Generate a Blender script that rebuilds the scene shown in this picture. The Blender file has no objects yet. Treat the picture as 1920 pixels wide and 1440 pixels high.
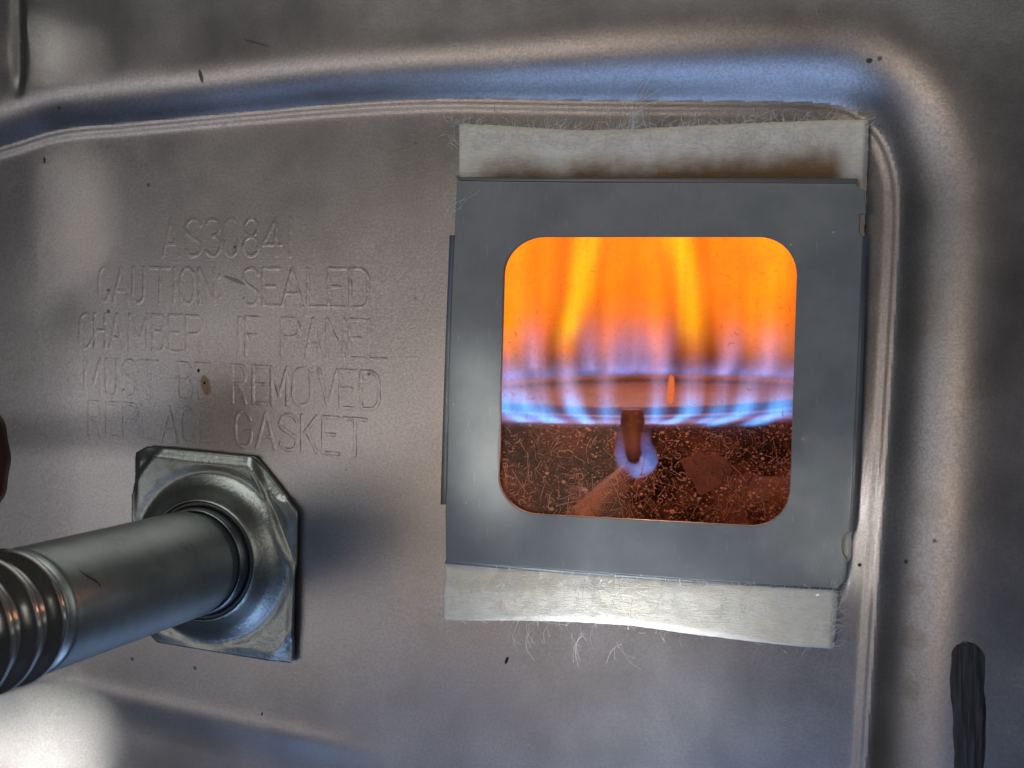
import bpy, bmesh, math, random
import numpy as np
from mathutils import Vector, Matrix, noise as mnoise

random.seed(7); rng = np.random.default_rng(7)
SC = bpy.context.scene
COL = SC.collection
rad = math.radians

# ------------------------------------------------------------------ camera
FPX = 2622.0                       # focal length in photo pixels (1920 wide)
YAW = math.atan(770 / FPX); PIT = math.atan(70 / FPX)
F0 = np.array([-math.sin(YAW), math.cos(YAW), 0.0]); ZZ = np.array([0, 0, 1.0])
CF = F0 * math.cos(PIT) - ZZ * math.sin(PIT)
CU = F0 * math.sin(PIT) + ZZ * math.cos(PIT)
CR = np.array([math.cos(YAW), math.sin(YAW), 0.0])
CP = -0.262 * CF
def pix(u, v, h=0.0):
    """point seen at photo pixel (u, v) on the plane h metres proud of the panel (y = -h)"""
    d = CF * FPX + CR * (u - 960) - CU * (v - 720)
    return CP + d * ((-h - CP[1]) / d[1])
def xz(u, v, h=0.0):
    p = pix(u, v, h); return (p[0], p[2])
cam = bpy.data.cameras.new('camera')
cam.sensor_width = 36; cam.lens = FPX / 1920 * 36
cam.clip_start = 0.005; cam.clip_end = 20
co = bpy.data.objects.new('camera', cam); COL.objects.link(co)
M = Matrix.Identity(4)
for i in range(3):
    M[i][0], M[i][1], M[i][2], M[i][3] = CR[i], CU[i], -CF[i], CP[i]
co.matrix_world = M
cam.dof.use_dof = True
cam.dof.focus_distance = 0.256
cam.dof.aperture_fstop = 26
SC.camera = co

# ------------------------------------------------------------------ world, lamps, exposure
w = bpy.data.worlds.new('World'); SC.world = w; w.use_nodes = True
bg = w.node_tree.nodes['Background']
bg.inputs[0].default_value = (0.62, 0.60, 0.62, 1); bg.inputs[1].default_value = 0.018
SC.view_settings.view_transform = 'Standard'; SC.view_settings.look = 'None'
SC.view_settings.exposure = 0; SC.view_settings.gamma = 1
SC.cycles.use_denoising = True
SC.cycles.max_bounces = 8
SC.cycles.transparent_max_bounces = 32
SC.cycles.volume_max_steps = 256
SC.cycles.sample_clamp_indirect = 3
def lamp(name, loc, tgt, size, energy, color, size_y=None, spread=180):
    l = bpy.data.lights.new(name, 'AREA'); l.energy = energy; l.color = color
    l.shape = 'RECTANGLE'; l.size = size; l.size_y = size_y or size; l.spread = rad(spread)
    o = bpy.data.objects.new(name, l); COL.objects.link(o); o.location = loc
    o.rotation_euler = (Vector(tgt) - Vector(loc)).to_track_quat('-Z', 'Y').to_euler()
    return o
# room lamps: warm light from the left, a cool window low in front, added fill from above and the right
def dirlamp(name, d, dist, *a, **k):
    d = Vector(d).normalized() * dist; lamp(name, tuple(d), (0, 0, 0), *a, **k)
dirlamp('warm_room_lamp', (-.26, -.96, -.09), 1.0, 0.16, 0.36, (1.0, 0.77, 0.56), 0.18)
dirlamp('left_room_lamp', (-.53, -.83, -.09), 0.9, 0.42, 0.38, (1.0, 0.96, 0.95), 0.20)
dirlamp('cool_window_light', (-.14, -.77, -.61), 0.8, 0.44, 0.80, (0.40, 0.59, 1.0), 0.28)
dirlamp('cool_floor_light', (.16, -.42, -.89), 0.8, 0.36, 1.1, (0.38, 0.58, 1.0), 0.16)
dirlamp('upper_fill_lamp', (-.12, -.73, .64), 0.9, 0.6, 1.9, (1.0, 0.99, 0.92), 0.30)  # unseen lamp added to brighten the tube top and the gasket
dirlamp('right_fill_lamp', (.80, -.50, .20), 0.9, 0.4, 0.7, (1.0, 0.93, 0.84), 0.4)  # diffuse fill added from the right to lift gasket and frame
def patch_beam(name, u, v, d, size, e, col=(1.0, 0.97, 0.9), sy=None, spread=2.0):
    """narrow-beam lamp added to brighten one patch of the panel or frame"""
    p = Vector(pix(u, v, .002)); q = p + Vector(d).normalized() * 0.75
    lamp(name, tuple(q), tuple(p), size, e, col, sy, spread)
patch_beam('patch_light', 908, 795, (.34, -.74, -.58), 0.004, 0.0014, sy=0.022, spread=1.4)  # beam added to lighten the left side of the frame
patch_beam('patch_light', 122, 385, (-.66, -.72, .08), 0.004, 0.000016, sy=0.024, spread=1.4)
patch_beam('patch_light', 118, 105, (-.58, -.78, .18), 0.010, 0.000010, sy=0.008, spread=1.4)
patch_beam('patch_light', 1545, 960, (-.20, -.92, -.22), 0.012, 0.00022, sy=0.020, spread=2.0)
pb = pix(1170, 1165)
lamp('low_white_lamp', (pb[0] + .01, -.16, pb[2] - .24), (pb[0], 0, pb[2] + .001), 0.03, 0.0060, (0.94, 0.98, 1.0), 0.02, 10)
pa = pix(0, 1480)
lamp('corner_patch_light', (pa[0] - 0.40, -0.60, pa[2] - 0.25), tuple(pa), 0.026, 0.0007, (1.0, 0.98, 0.92), 0.026, 2.2)  # narrow beam added for the bright patch at lower left

# ------------------------------------------------------------------ object helpers
ORG = {}
def tag(o, label=None, cat=None, group=None, kind=None):
    if label: o['label'] = label
    if cat: o['category'] = cat
    if group: o['group'] = group
    if kind: o['kind'] = kind
    return o
def thing(name, loc, label, cat, group=None):
    o = bpy.data.objects.new(name, None); COL.objects.link(o); o.location = tuple(loc)
    o.empty_display_size = 0.01
    ORG[o] = np.array(loc, float)
    return tag(o, label, cat, group)
def mesh(name, verts, faces, mat, parent=None, smooth=True, loc=None):
    """verts in world metres; kept relative to the thing they belong to"""
    v = np.asarray(verts, float).reshape(-1, 3)
    org = ORG[parent] if parent is not None else (np.array(loc, float) if loc is not None else np.zeros(3))
    me = bpy.data.meshes.new(name)
    v = v - org
    if isinstance(faces, np.ndarray):
        n = len(faces); k = faces.shape[1]
        me.vertices.add(len(v)); me.vertices.foreach_set('co', v.astype(np.float32).ravel())
        me.loops.add(n * k); me.loops.foreach_set('vertex_index', faces.astype(np.int32).ravel())
        me.polygons.add(n)
        me.polygons.foreach_set('loop_start', np.arange(0, n * k, k, dtype=np.int32))
        me.update(calc_edges=True)
    else:
        me.from_pydata([tuple(p) for p in v], [], faces)
    me.validate()
    if smooth:
        me.polygons.foreach_set('use_smooth', [True] * len(me.polygons))
    me.materials.append(mat)
    o = bpy.data.objects.new(name, me); COL.objects.link(o)
    if parent is not None: o.parent = parent
    elif loc is not None: o.location = tuple(loc)
    ORG[o] = org
    return o
def merge(list_vf):
    V = []; Fc = []; n = 0
    for v, f in list_vf:
        V.extend([tuple(p) for p in v]); Fc.extend([tuple(i + n for i in q) for q in f]); n += len(v)
    return V, Fc
def tube(pts, rs, n=12, cap=True):
    P = [Vector(p) for p in pts]
    if not hasattr(rs, '__len__'): rs = [rs] * len(P)
    T = [(P[min(i + 1, len(P) - 1)] - P[max(i - 1, 0)]).normalized() for i in range(len(P))]
    a = Vector((0, 0, 1)) if abs(T[0].z) < 0.9 else Vector((1, 0, 0))
    N = (a - T[0] * a.dot(T[0])).normalized(); V = []; Fc = []
    for i, p in enumerate(P):
        N = (N - T[i] * N.dot(T[i])).normalized(); B = T[i].cross(N)
        for k in range(n):
            t = 2 * math.pi * k / n
            V.append(p + (N * math.cos(t) + B * math.sin(t)) * rs[i])
    for i in range(len(P) - 1):
        for k in range(n):
            k2 = (k + 1) % n
            Fc.append((i * n + k, i * n + k2, (i + 1) * n + k2, (i + 1) * n + k))
    if cap:
        Fc.append(tuple(range(n - 1, -1, -1))); Fc.append(tuple((len(P) - 1) * n + k for k in range(n)))
    return V, Fc
def lathe_y(cx, cz, prof, n=64, close=False):
    """prof: (radius, h) pairs turned about the axis through (cx, cz) square to the panel"""
    V = []; Fc = []
    for r, h in prof:
        for k in range(n):
            t = 2 * math.pi * k / n
            V.append((cx + r * math.cos(t), -h, cz + r * math.sin(t)))
    m = len(prof)
    for i in range(m - 1 if not close else m):
        j = (i + 1) % m
        for k in range(n):
            k2 = (k + 1) % n
            Fc.append((i * n + k, i * n + k2, j * n + k2, j * n + k))
    return V, Fc
def ss(a, b, x):
    t = np.clip((x - a) / (b - a), 0, 1); return t * t * (3 - 2 * t)
def catmull(P, k=12):
    P = np.asarray(P, float); out = []
    Q = np.vstack([2 * P[0] - P[1], P, 2 * P[-1] - P[-2]])
    for i in range(1, len(Q) - 2):
        p0, p1, p2, p3 = Q[i - 1], Q[i], Q[i + 1], Q[i + 2]
        for j in range(k):
            t = j / k
            out.append(0.5 * ((2 * p1) + (-p0 + p2) * t + (2 * p0 - 5 * p1 + 4 * p2 - p3) * t ** 2 + (-p0 + 3 * p1 - 3 * p2 + p3) * t ** 3))
    out.append(P[-1]); return np.array(out)

# ------------------------------------------------------------------ material helpers
class NT:
    def __init__(s, name):
        s.m = bpy.data.materials.new(name); s.m.use_nodes = True
        s.t = s.m.node_tree; s.t.nodes.clear(); s.out = s.t.nodes.new('ShaderNodeOutputMaterial')
    def n(s, typ, **kw):
        x = s.t.nodes.new(typ)
        for k, v in kw.items(): setattr(x, k, v)
        return x
    def link(s, a, b): s.t.links.new(a, b)
    def val(s, sock, v):
        if isinstance(v, bpy.types.NodeSocket): s.link(v, sock)
        elif v is not None: sock.default_value = v
    def math(s, op, a, b=None, c=None, clamp=False):
        x = s.n('ShaderNodeMath', operation=op, use_clamp=clamp)
        s.val(x.inputs[0], a)
        if b is not None: s.val(x.inputs[1], b)
        if c is not None: s.val(x.inputs[2], c)
        return x.outputs[0]
    def vmath(s, op, a, b=None):
        x = s.n('ShaderNodeVectorMath', operation=op)
        s.val(x.inputs[0], a)
        if b is not None: s.val(x.inputs[1], b)
        return x
    def obj(s): return s.n('ShaderNodeTexCoord').outputs['Object']
    def noise(s, scale, detail=4, rough=0.55, vec=None, dist=0.0):
        x = s.n('ShaderNodeTexNoise'); x.inputs['Scale'].default_value = scale
        x.inputs['Detail'].default_value = detail; x.inputs['Roughness'].default_value = rough
        x.inputs['Distortion'].default_value = dist
        s.link(vec if vec is not None else s.obj(), x.inputs['Vector']); return x.outputs['Fac']
    def mapv(s, scale=(1, 1, 1), loc=(0, 0, 0), rot=(0, 0, 0), vec=None):
        x = s.n('ShaderNodeMapping'); x.inputs['Scale'].default_value = scale
        x.inputs['Location'].default_value = loc; x.inputs['Rotation'].default_value = rot
        s.link(vec if vec is not None else s.obj(), x.inputs['Vector']); return x.outputs[0]
    def ramp(s, fac, stops, interp='LINEAR'):
        x = s.n('ShaderNodeValToRGB'); cr = x.color_ramp; cr.interpolation = interp
        while len(cr.elements) < len(stops): cr.elements.new(0.5)
        for e, (p, c) in zip(cr.elements, stops):
            e.position = p; e.color = (c, c, c, 1) if not hasattr(c, '__len__') else (*c[:3], 1)
        s.val(x.inputs[0], fac); return x.outputs[0]
    def mix(s, fac, a, b, typ='MIX'):
        x = s.n('ShaderNodeMix', data_type='RGBA', blend_type=typ)
        s.val(x.inputs[0], fac)
        for sock, v in ((x.inputs[6], a), (x.inputs[7], b)):
            s.val(sock, (*v, 1) if isinstance(v, tuple) and len(v) == 3 else v)
        return x.outputs[2]
    def bump(s, height, strength, dist, normal=None):
        x = s.n('ShaderNodeBump'); x.inputs['Strength'].default_value = strength
        x.inputs['Distance'].default_value = dist; s.link(height, x.inputs['Height'])
        if normal is not None: s.link(normal, x.inputs['Normal'])
        return x.outputs[0]
    def pbr(s, color, rough, metal=0.0, normal=None, spec=0.5):
        x = s.n('ShaderNodeBsdfPrincipled')
        s.val(x.inputs['Base Color'], (*color, 1) if isinstance(color, tuple) and len(color) == 3 else color)
        s.val(x.inputs['Roughness'], rough); s.val(x.inputs['Metallic'], metal)
        x.inputs['Specular IOR Level'].default_value = spec
        if normal is not None: s.link(normal, x.inputs['Normal'])
        s.link(x.outputs[0], s.out.inputs[0]); return x
    def spot(s, cx, cz, rx, rz, ang=0.0, wob=None, coord=None):
        """1 inside an ellipse on the panel (object x, z), soft edge"""
        v = s.mapv(loc=(-cx, 0, -cz), vec=coord)
        r = s.n('ShaderNodeVectorRotate', rotation_type='Y_AXIS'); s.link(v, r.inputs['Vector'])
        r.inputs['Angle'].default_value = ang
        q = s.mapv(scale=(1 / rx, 0, 1 / rz), vec=r.outputs[0])
        l = s.vmath('LENGTH', q).outputs['Value']
        if wob is not None: l = s.math('ADD', l, wob)
        return s.n_map(l, 0.75, 1.15, 1, 0)
    def n_map(s, v, a, b, c, d):
        x = s.n('ShaderNodeMapRange'); x.interpolation_type = 'SMOOTHSTEP'
        s.val(x.inputs[0], v)
        for i, k in enumerate((a, b, c, d)): x.inputs[i + 1].default_value = k
        return x.outputs[0]

def metal_panel_mat(name, base=(0.45, 0.437, 0.445), rough=0.245, grain=1.0, stains=()):
    k = NT(name)
    n1 = k.noise(2300, 3, 0.6); n2 = k.noise(60, 5, 0.6); n3 = k.noise(5200, 2, 0.5)
    brushed = k.noise(1, 3, 0.6, k.mapv((260, 260, 2600)))
    col = k.mix(k.n_map(n2, 0.3, 0.7, 0, 1), tuple(c * 0.84 for c in base), tuple(c * 1.05 for c in base))
    col = k.mix(k.n_map(n1, 0.35, 0.65, 0, 0.7), col, tuple(c * 0.62 for c in base))
    col = k.mix(k.n_map(k.noise(7, 5, .7), .35, .7, 0, .5), col, tuple(c * 0.8 for c in base))
    scr = k.noise(1, 2, 0.5, k.mapv((420, 420, 5200), rot=(0, 0.9, 0)), 0.4)
    col = k.mix(k.n_map(scr, 0.70, 0.76, 0, 0.5), col, tuple(min(1, c * 1.5) for c in base))
    vor = k.n('ShaderNodeTexVoronoi', feature='F1'); vor.inputs['Scale'].default_value = 210
    k.link(k.mapv(), vor.inputs['Vector'])
    sel = k.math('GREATER_THAN', k.n_sep(vor.outputs['Color']), 0.93)
    spk = k.math('MULTIPLY', k.n_map(vor.outputs['Distance'], 0.05, 0.12, 1, 0), sel)
    col = k.mix(k.math('MULTIPLY', spk, 0.75), col, (0.03, 0.025, 0.02))
    dirt = k.n_map(k.noise(22, 6, 0.7), 0.58, 0.78, 0, 0.35)
    col = k.mix(dirt, col, (0.22, 0.19, 0.13))
    wob = k.math('MULTIPLY', k.math('SUBTRACT', k.noise(400, 4, 0.6), 0.5), 0.9)
    for (cx, cz, rx, rz, ang, c, a) in stains:
        col = k.mix(k.math('MULTIPLY', k.spot(cx, cz, rx, rz, ang, wob), a), col, c)
    r = k.math('ADD', k.math('MULTIPLY', n2, 0.18), rough - 0.06)
    r = k.math('ADD', r, k.math('MULTIPLY', n1, 0.10))
    b = k.bump(n3, 0.18 * grain, 0.00006)
    b = k.bump(n1, 0.12 * grain, 0.0001, b)
    b = k.bump(brushed, 0.08 * grain, 0.0001, b)
    k.pbr(col, r, 0.95, b)
    return k.m
def _sep(s, c):
    x = s.n('ShaderNodeSeparateColor'); s.link(c, x.inputs[0]); return x.outputs[0]
NT.n_sep = _sep

def plated(name, base, rough, bump=0.15, scale=700, dirt=(0.16, 0.14, 0.09), dirt_amt=0.4):
    k = NT(name)
    n1 = k.noise(scale, 4, 0.65); n2 = k.noise(90, 5, 0.65)
    col = k.mix(k.n_map(n2, 0.35, 0.7, 0, 1), tuple(c * 0.8 for c in base), base)
    col = k.mix(k.n_map(k.noise(180, 6, 0.7), 0.52, 0.75, 0, dirt_amt), col, dirt)
    r = k.math('ADD', k.math('MULTIPLY', n2, 0.2), rough - 0.1)
    k.pbr(col, r, 0.95, k.bump(n1, bump, 0.0002))
    return k.m

# ------------------------------------------------------------------ the stamped sheet-metal panel
PATH_PX = [(-900, 520), (-500, 415), (-200, 332), (0, 284), (115, 253), (250, 240), (400, 226), (560, 211), (680, 202), (780, 197), (900, 196),
           (1150, 200), (1400, 202), (1540, 206), (1600, 222), (1643, 262), (1666, 318), (1674, 380), (1672, 470), (1664, 620),
           (1652, 820), (1640, 1000), (1627, 1200), (1612, 1440), (1590, 1800), (1560, 2200)]
PATH = catmull([xz(*p) for p in PATH_PX], 14)
def sdist(X, Z):
    """distance outside the edge of the inner plate (negative on the plate)"""
    A = PATH[:-1]; B = PATH[1:]; D = B - A; L2 = (D ** 2).sum(1)
    q = np.stack([np.ravel(X), np.ravel(Z)], 1); out = np.empty(len(q))
    for i in range(0, len(q), 20000):
        c = q[i:i + 20000]
        w_ = c[:, None, :] - A[None]
        t = np.clip((w_ * D[None]).sum(2) / L2, 0, 1)
        e = w_ - t[..., None] * D[None]
        d2 = (e ** 2).sum(2); j = d2.argmin(1); r = np.arange(len(c))
        cr = D[j, 0] * w_[r, j, 1] - D[j, 1] * w_[r, j, 0]
        out[i:i + 20000] = np.sqrt(d2[r, j]) * np.where(cr > 0, 1, -1)
    return out.reshape(np.shape(X))
xb, _ = xz(150, 600); xl, _ = xz(52, 100)
rA = np.array(xz(180, 1318)); rB = np.array(xz(700, 1432))
rn = np.array([-(rB - rA)[1], (rB - rA)[0]]); rn /= np.linalg.norm(rn)
def height(X, Z):
    X = np.asarray(X, float); Z = np.asarray(Z, float)
    s = sdist(X, Z) * 1000
    sp_ = 0.5 * (s - 1.0 + np.sqrt((s - 1.0) ** 2 + 1.6))
    k_ = ss(xz(650, 200)[0], xz(1550, 200)[0], X)
    tq = np.clip(sp_ / (12.0 + 7.5 * k_), 0, 1)
    h = (3.9 + 2.0 * k_) * (1 - (1 - tq) ** 2.9)
    h = h + 0.19 * np.exp(-((s + 0.2) / 0.7) ** 2)
    # sheet unevenness: shallow stamping waves, a soft bend near the left, a low rib at the bottom
    x = X * 1000; z = Z * 1000
    h = h + 0.10 * np.sin(x / 19 + 0.6) * np.sin(z / 23 + 1.1) + 0.05 * np.sin(x / 9.1 + z / 14) + 0.035 * np.sin(z / 7.3 - x / 11)
    dx = (xb - X) * 1000
    h = h - 0.07 * np.maximum(dx, 0) ** 2 / (np.maximum(dx, 0) + 9)
    dl = (X - xl) * 1000
    h = h - 0.8 * np.exp(-((dl) / 1.2) ** 2) * ss(8, 14, s)
    dr = ((X - rA[0]) * rn[0] + (Z - rA[1]) * rn[1]) * 1000
    fade = ss(xz(760, 1400)[0], xz(560, 1400)[0], X)
    h = h - fade * 0.3 * ss(3.5, -5.5, dr) + fade * 0.12 * np.exp(-((dr - 2) / 2.2) ** 2)
    # one small ding in the jacket above the rim and one by the lettering
    for (u, v, a, r) in ((95, 560, -0.2, 6), (250, 70, 0.25, 9), (650, 30, 0.2, 14)):
        cx, cz = xz(u, v, 0.004)
        h = h + a * np.exp(-((X - cx) ** 2 + (Z - cz) ** 2) / (r / 1000) ** 2)
    return h / 1000, s

# sight-glass opening through the panel (photo pixel corners, frame front at h = 4 mm)
HF = 0.0042
WIN = [(946, 444), (1496, 444), (1479, 990), (932, 960)]
def bilin(a, b, h=HF):
    (x0, y0), (x1, y1), (x2, y2), (x3, y3) = WIN
    u = (1 - a) * (1 - b) * x0 + a * (1 - b) * x1 + a * b * x2 + (1 - a) * b * x3
    v = (1 - a) * (1 - b) * y0 + a * (1 - b) * y1 + a * b * y2 + (1 - a) * b * y3
    return xz(u, v, h)
wx0, wz0 = np.min([xz(*p, HF) for p in WIN], axis=0); wx1, wz1 = np.max([xz(*p, HF) for p in WIN], axis=0)
HOLE = (wx0 - 0.0016, wx1 + 0.0016, wz0 - 0.0016, wz1 + 0.0016)

GX0, GX1 = xz(-330, 720)[0], xz(2330, 720)[0]
GZ0, GZ1 = xz(300, 1750)[1], xz(300, -320)[1]
st = 0.00042
gx = np.arange(GX0, GX1, st); gz = np.arange(GZ0, GZ1, st)
X, Z = np.meshgrid(gx, gz); H, S = height(X, Z)
nx, nz = len(gx), len(gz)
V = np.stack([X, -H, Z], -1).reshape(-1, 3)
I = np.arange(nx * nz).reshape(nz, nx)
Q = np.stack([I[:-1, :-1], I[:-1, 1:], I[1:, 1:], I[1:, :-1]], -1).reshape(-1, 4)
cX = (X[:-1, :-1] + st / 2).ravel(); cZ = (Z[:-1, :-1] + st / 2).ravel(); cS = S[:-1, :-1].ravel()
inhole = (cX > HOLE[0]) & (cX < HOLE[1]) & (cZ > HOLE[2]) & (cZ < HOLE[3])

def sub(Qs):
    ids, inv = np.unique(Qs, return_inverse=True)
    return V[ids], inv.reshape(Qs.shape)
def stn(u, v, rx, rz, ang, c, a, h=0.0):
    x, z = xz(u, v, h); return (x, z, rx / 1000, rz / 1000, ang, c, a)
plate_mat = metal_panel_mat('zinc_plate', stains=[
    stn(385, 722, 1.1, 2.0, 0.3, (0.20, 0.13, 0.05), 0.75), stn(372, 695, 0.35, 0.45, 0, (0.02, 0.015, 0.01), 1),
    stn(383, 718, 0.3, 0.3, 0, (0.02, 0.015, 0.01), 1), stn(950, 1238, 0.3, 0.8, -0.4, (0.02, 0.015, 0.01), 1),
    stn(440, 525, 2.6, 0.4, -0.35, (0.06, 0.055, 0.05), 0.55), stn(1612, 1059, 0.4, 0.35, 0, (0.02, 0.015, 0.01), 1),
    stn(492, 1338, 0.2, 0.4, 0, (0.02, 0.015, 0.01), 1), stn(82, 300, 0.3, 0.8, 0, (0.03, 0.025, 0.02), 1),
    stn(360, 200, 0.5, 0.5, 0, (0.03, 0.025, 0.02), 1)])
rim_mat = metal_panel_mat('zinc_rim', stains=[
    stn(375, 142, 0.4, 1.4, 0.2, (0.03, 0.025, 0.02), 0.9, 0.004), stn(480, 80, 3.2, 0.22, -0.3, (0.06, 0.055, 0.05), 0.5, 0.004),
    stn(1715, 1100, 1.6, 1.6, 0, (0.16, 0.14, 0.07), 0.28, 0.003), stn(1712, 1195, 2.3, 2.2, 0, (0.16, 0.14, 0.07), 0.28, 0.003),
    stn(1708, 1290, 1.6, 2.0, 0, (0.16, 0.14, 0.07), 0.25, 0.003), stn(1745, 945, 3.2, 2.6, 0, (0.16, 0.13, 0.08), 0.2, 0.003),
    stn(1630, 115, 0.6, 0.45, 0, (0.04, 0.035, 0.03), 0.9, 0.004), stn(415, 227, 0.4, 0.4, 0, (0.03, 0.025, 0.02), 1)])
panel = thing('sheet_metal_panel', (0, 0, 0), 'large grey zinc coated sheet metal panel with a raised rim and embossed lettering', 'metal panel')
vv, ff = sub(Q[(cS < 0.9) & ~inhole]); plate = mesh('inner_plate', vv, ff, plate_mat, panel)
vv, ff = sub(Q[(cS >= 0.9) & ~inhole]); rim = mesh('raised_rim', vv, ff, rim_mat, panel)

# ---- embossed lettering, one raised letter each
def arc(cx, cy, rx, ry, a0, a1, n=9):
    return [(cx + rx * math.cos(rad(a0 + (a1 - a0) * i / n)), cy + ry * math.sin(rad(a0 + (a1 - a0) * i / n))) for i in range(n + 1)]
G = {
 'A': [[(0, 0), (.5, 1), (1, 0)], [(.2, .33), (.8, .33)]],
 'B': [[(0, 0), (0, 1), (.6, 1)] + arc(.6, .77, .4, .23, 90, -90) + [(0, .54)], [(.6, .54)] + arc(.6, .27, .4, .27, 90, -90) + [(0, 0)]],
 'C': [arc(.5, .68, .5, .32, 20, 180) + arc(.5, .32, .5, .32, 180, 340)],
 'D': [[(0, 0), (0, 1), (.5, 1)] + arc(.5, .7, .5, .3, 90, 0) + arc(.5, .3, .5, .3, 0, -90) + [(0, 0)]],
 'E': [[(1, 1), (0, 1), (0, 0), (1, 0)], [(0, .52), (.75, .52)]],
 'F': [[(1, 1), (0, 1), (0, 0)], [(0, .52), (.75, .52)]],
 'G': [arc(.5, .68, .5, .32, 20, 180) + arc(.5, .32, .5, .32, 180, 360) + [(1, .45), (.6, .45)]],
 'H': [[(0, 0), (0, 1)], [(1, 0), (1, 1)], [(0, .52), (1, .52)]],
 'I': [[(.5, 0), (.5, 1)]],
 'K': [[(0, 0), (0, 1)], [(1, 1), (0, .42)], [(.3, .6), (1, 0)]],
 'L': [[(0, 1), (0, 0), (1, 0)]],
 'M': [[(0, 0), (0, 1), (.5, .25), (1, 1), (1, 0)]],
 'N': [[(0, 0), (0, 1), (1, 0), (1, 1)]],
 'O': [arc(.5, .68, .5, .32, 0, 180) + arc(.5, .32, .5, .32, 180, 360) + [(1, .68)]],
 'P': [[(0, 0), (0, 1), (.6, 1)] + arc(.6, .75, .4, .25, 90, -90) + [(0, .5)]],
 'R': [[(0, 0), (0, 1), (.6, 1)] + arc(.6, .75, .4, .25, 90, -90) + [(0, .5)], [(.5, .5), (1, 0)]],
 'S': [arc(.5, .75, .48, .25, 20, 200) + [(.16, .6), (.84, .4)] + arc(.5, .25, .48, .25, 20, -160)],
 'T': [[(0, 1), (1, 1)], [(.5, 1), (.5, 0)]],
 'U': [[(0, 1), (0, .3)] + arc(.5, .3, .5, .3, 180, 360) + [(1, 1)]],
 'V': [[(0, 1), (.5, 0), (1, 1)]],
 ':': [[(.5, .2), (.5, .26)], [(.5, .74), (.5, .8)]],
 '0': [arc(.5, .68, .5, .32, 0, 180) + arc(.5, .32, .5, .32, 180, 360) + [(1, .68)]],
 '1': [[(.5, 0), (.5, 1)]],
 '3': [arc(.45, .77, .5, .23, 150, -90) , arc(.45, .27, .55, .27, 90, -150)],
 '4': [[(.72, 0), (.72, 1), (0, .3), (1, .3)]],
 '8': [arc(.5, .76, .42, .24, -90, 270, 14), arc(.5, .26, .5, .26, -90, 270, 14)],
}
LINES = [
 ('AS30841', [(306, 335), (348, 378), (388, 413), (421, 446), (457, 485), (493, 527), (531, 558)], (306, 412, 480), (545, 409, 480)),
 ('CAUTION:SEALED', [(186, 204), (212, 242), (249, 270), (282, 318), (320, 334), (339, 364), (374, 402), (403, 420), (456, 485), (494, 522), (529, 567), (577, 610), (616, 645), (656, 690)],
  (187, 502, 566), (690, 504, 577)),
 ('CHAMBERIFPANEL', [(150, 172), (178, 198), (206, 232), (243, 276), (287, 308), (318, 340), (350, 378), (441, 455), (461, 485), (528, 560), (573, 601), (613, 645), (655, 682), (691, 723)],
  (150, 588, 652), (723, 601, 674)),
 ('MUSTBEREMOVED', [(160, 189), (200, 220), (231, 256), (263, 295), (333, 358), (368, 393), (435, 460), (474, 502), (509, 538), (549, 583), (598, 632), (638, 666), (677, 710)],
  (160, 672, 740), (710, 698, 768)),
 ('REPLACEGASKET', [(168, 190), (201, 223), (233, 257), (264, 290), (302, 330), (339, 362), (373, 402), (441, 470), (481, 515), (524, 557), (566, 594), (606, 634), (645, 686)],
  (168, 753, 816), (686, 787, 855)),
]
LST = 0.00010
for text, spans, lo, hi in LINES:
    for ch, (u0, u1) in zip(text, spans):
        def lp(u, f):
            t = (u - lo[0]) / (hi[0] - lo[0])
            top = lo[1] + t * (hi[1] - lo[1]); bot = lo[2] + t * (hi[2] - lo[2])
            return np.array(xz(u - 6 * (1 - f) * 0 , bot + (top - bot) * f))
        segs = []
        for st_ in G[ch]:
            pts = [lp(u0 + a * (u1 - u0), b) for a, b in st_]
            segs += [(pts[i], pts[i + 1]) for i in range(len(pts) - 1)]
        allp = np.array([p for s_ in segs for p in s_])
        W = 0.00036
        mn = allp.min(0) - 2 * W; mx = allp.max(0) + 2 * W
        ax = np.arange(mn[0], mx[0], LST); az = np.arange(mn[1], mx[1], LST)
        LX, LZ = np.meshgrid(ax, az)
        d = np.full(LX.shape, 9.0)
        for a, b in segs:
            ab = b - a; t = np.clip(((LX - a[0]) * ab[0] + (LZ - a[1]) * ab[1]) / max((ab ** 2).sum(), 1e-12), 0, 1)
            d = np.minimum(d, np.hypot(LX - a[0] - t * ab[0], LZ - a[1] - t * ab[1]))
        wear = 0.027 if u0 < 430 else 0.035
        wear *= random.uniform(0.75, 1.2)
        worn = 0.7 + 0.5 * np.sin(LX * 2300 + LZ * 900 + u0) * np.sin(LZ * 1700 + u0 * .7)
        bm = ss(W * 1.2, W * 0.62, d) * wear / 1000 * np.clip(worn, .5, 1.1)
        hh, _ = height(LX, LZ)
        P = np.stack([LX, -(hh + bm + 0.000012), LZ], -1).reshape(-1, 3)
        Ii = np.arange(LX.size).reshape(LX.shape)
        q = np.stack([Ii[:-1, :-1], Ii[:-1, 1:], Ii[1:, 1:], Ii[1:, :-1]], -1).reshape(-1, 4)
        keep = (d < W * 1.35).ravel()[q].all(1); q = q[keep]
        ids, inv = np.unique(q, return_inverse=True)
        o = mesh('embossed_letter', P[ids], inv.reshape(q.shape), plate_mat, plate)

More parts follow.
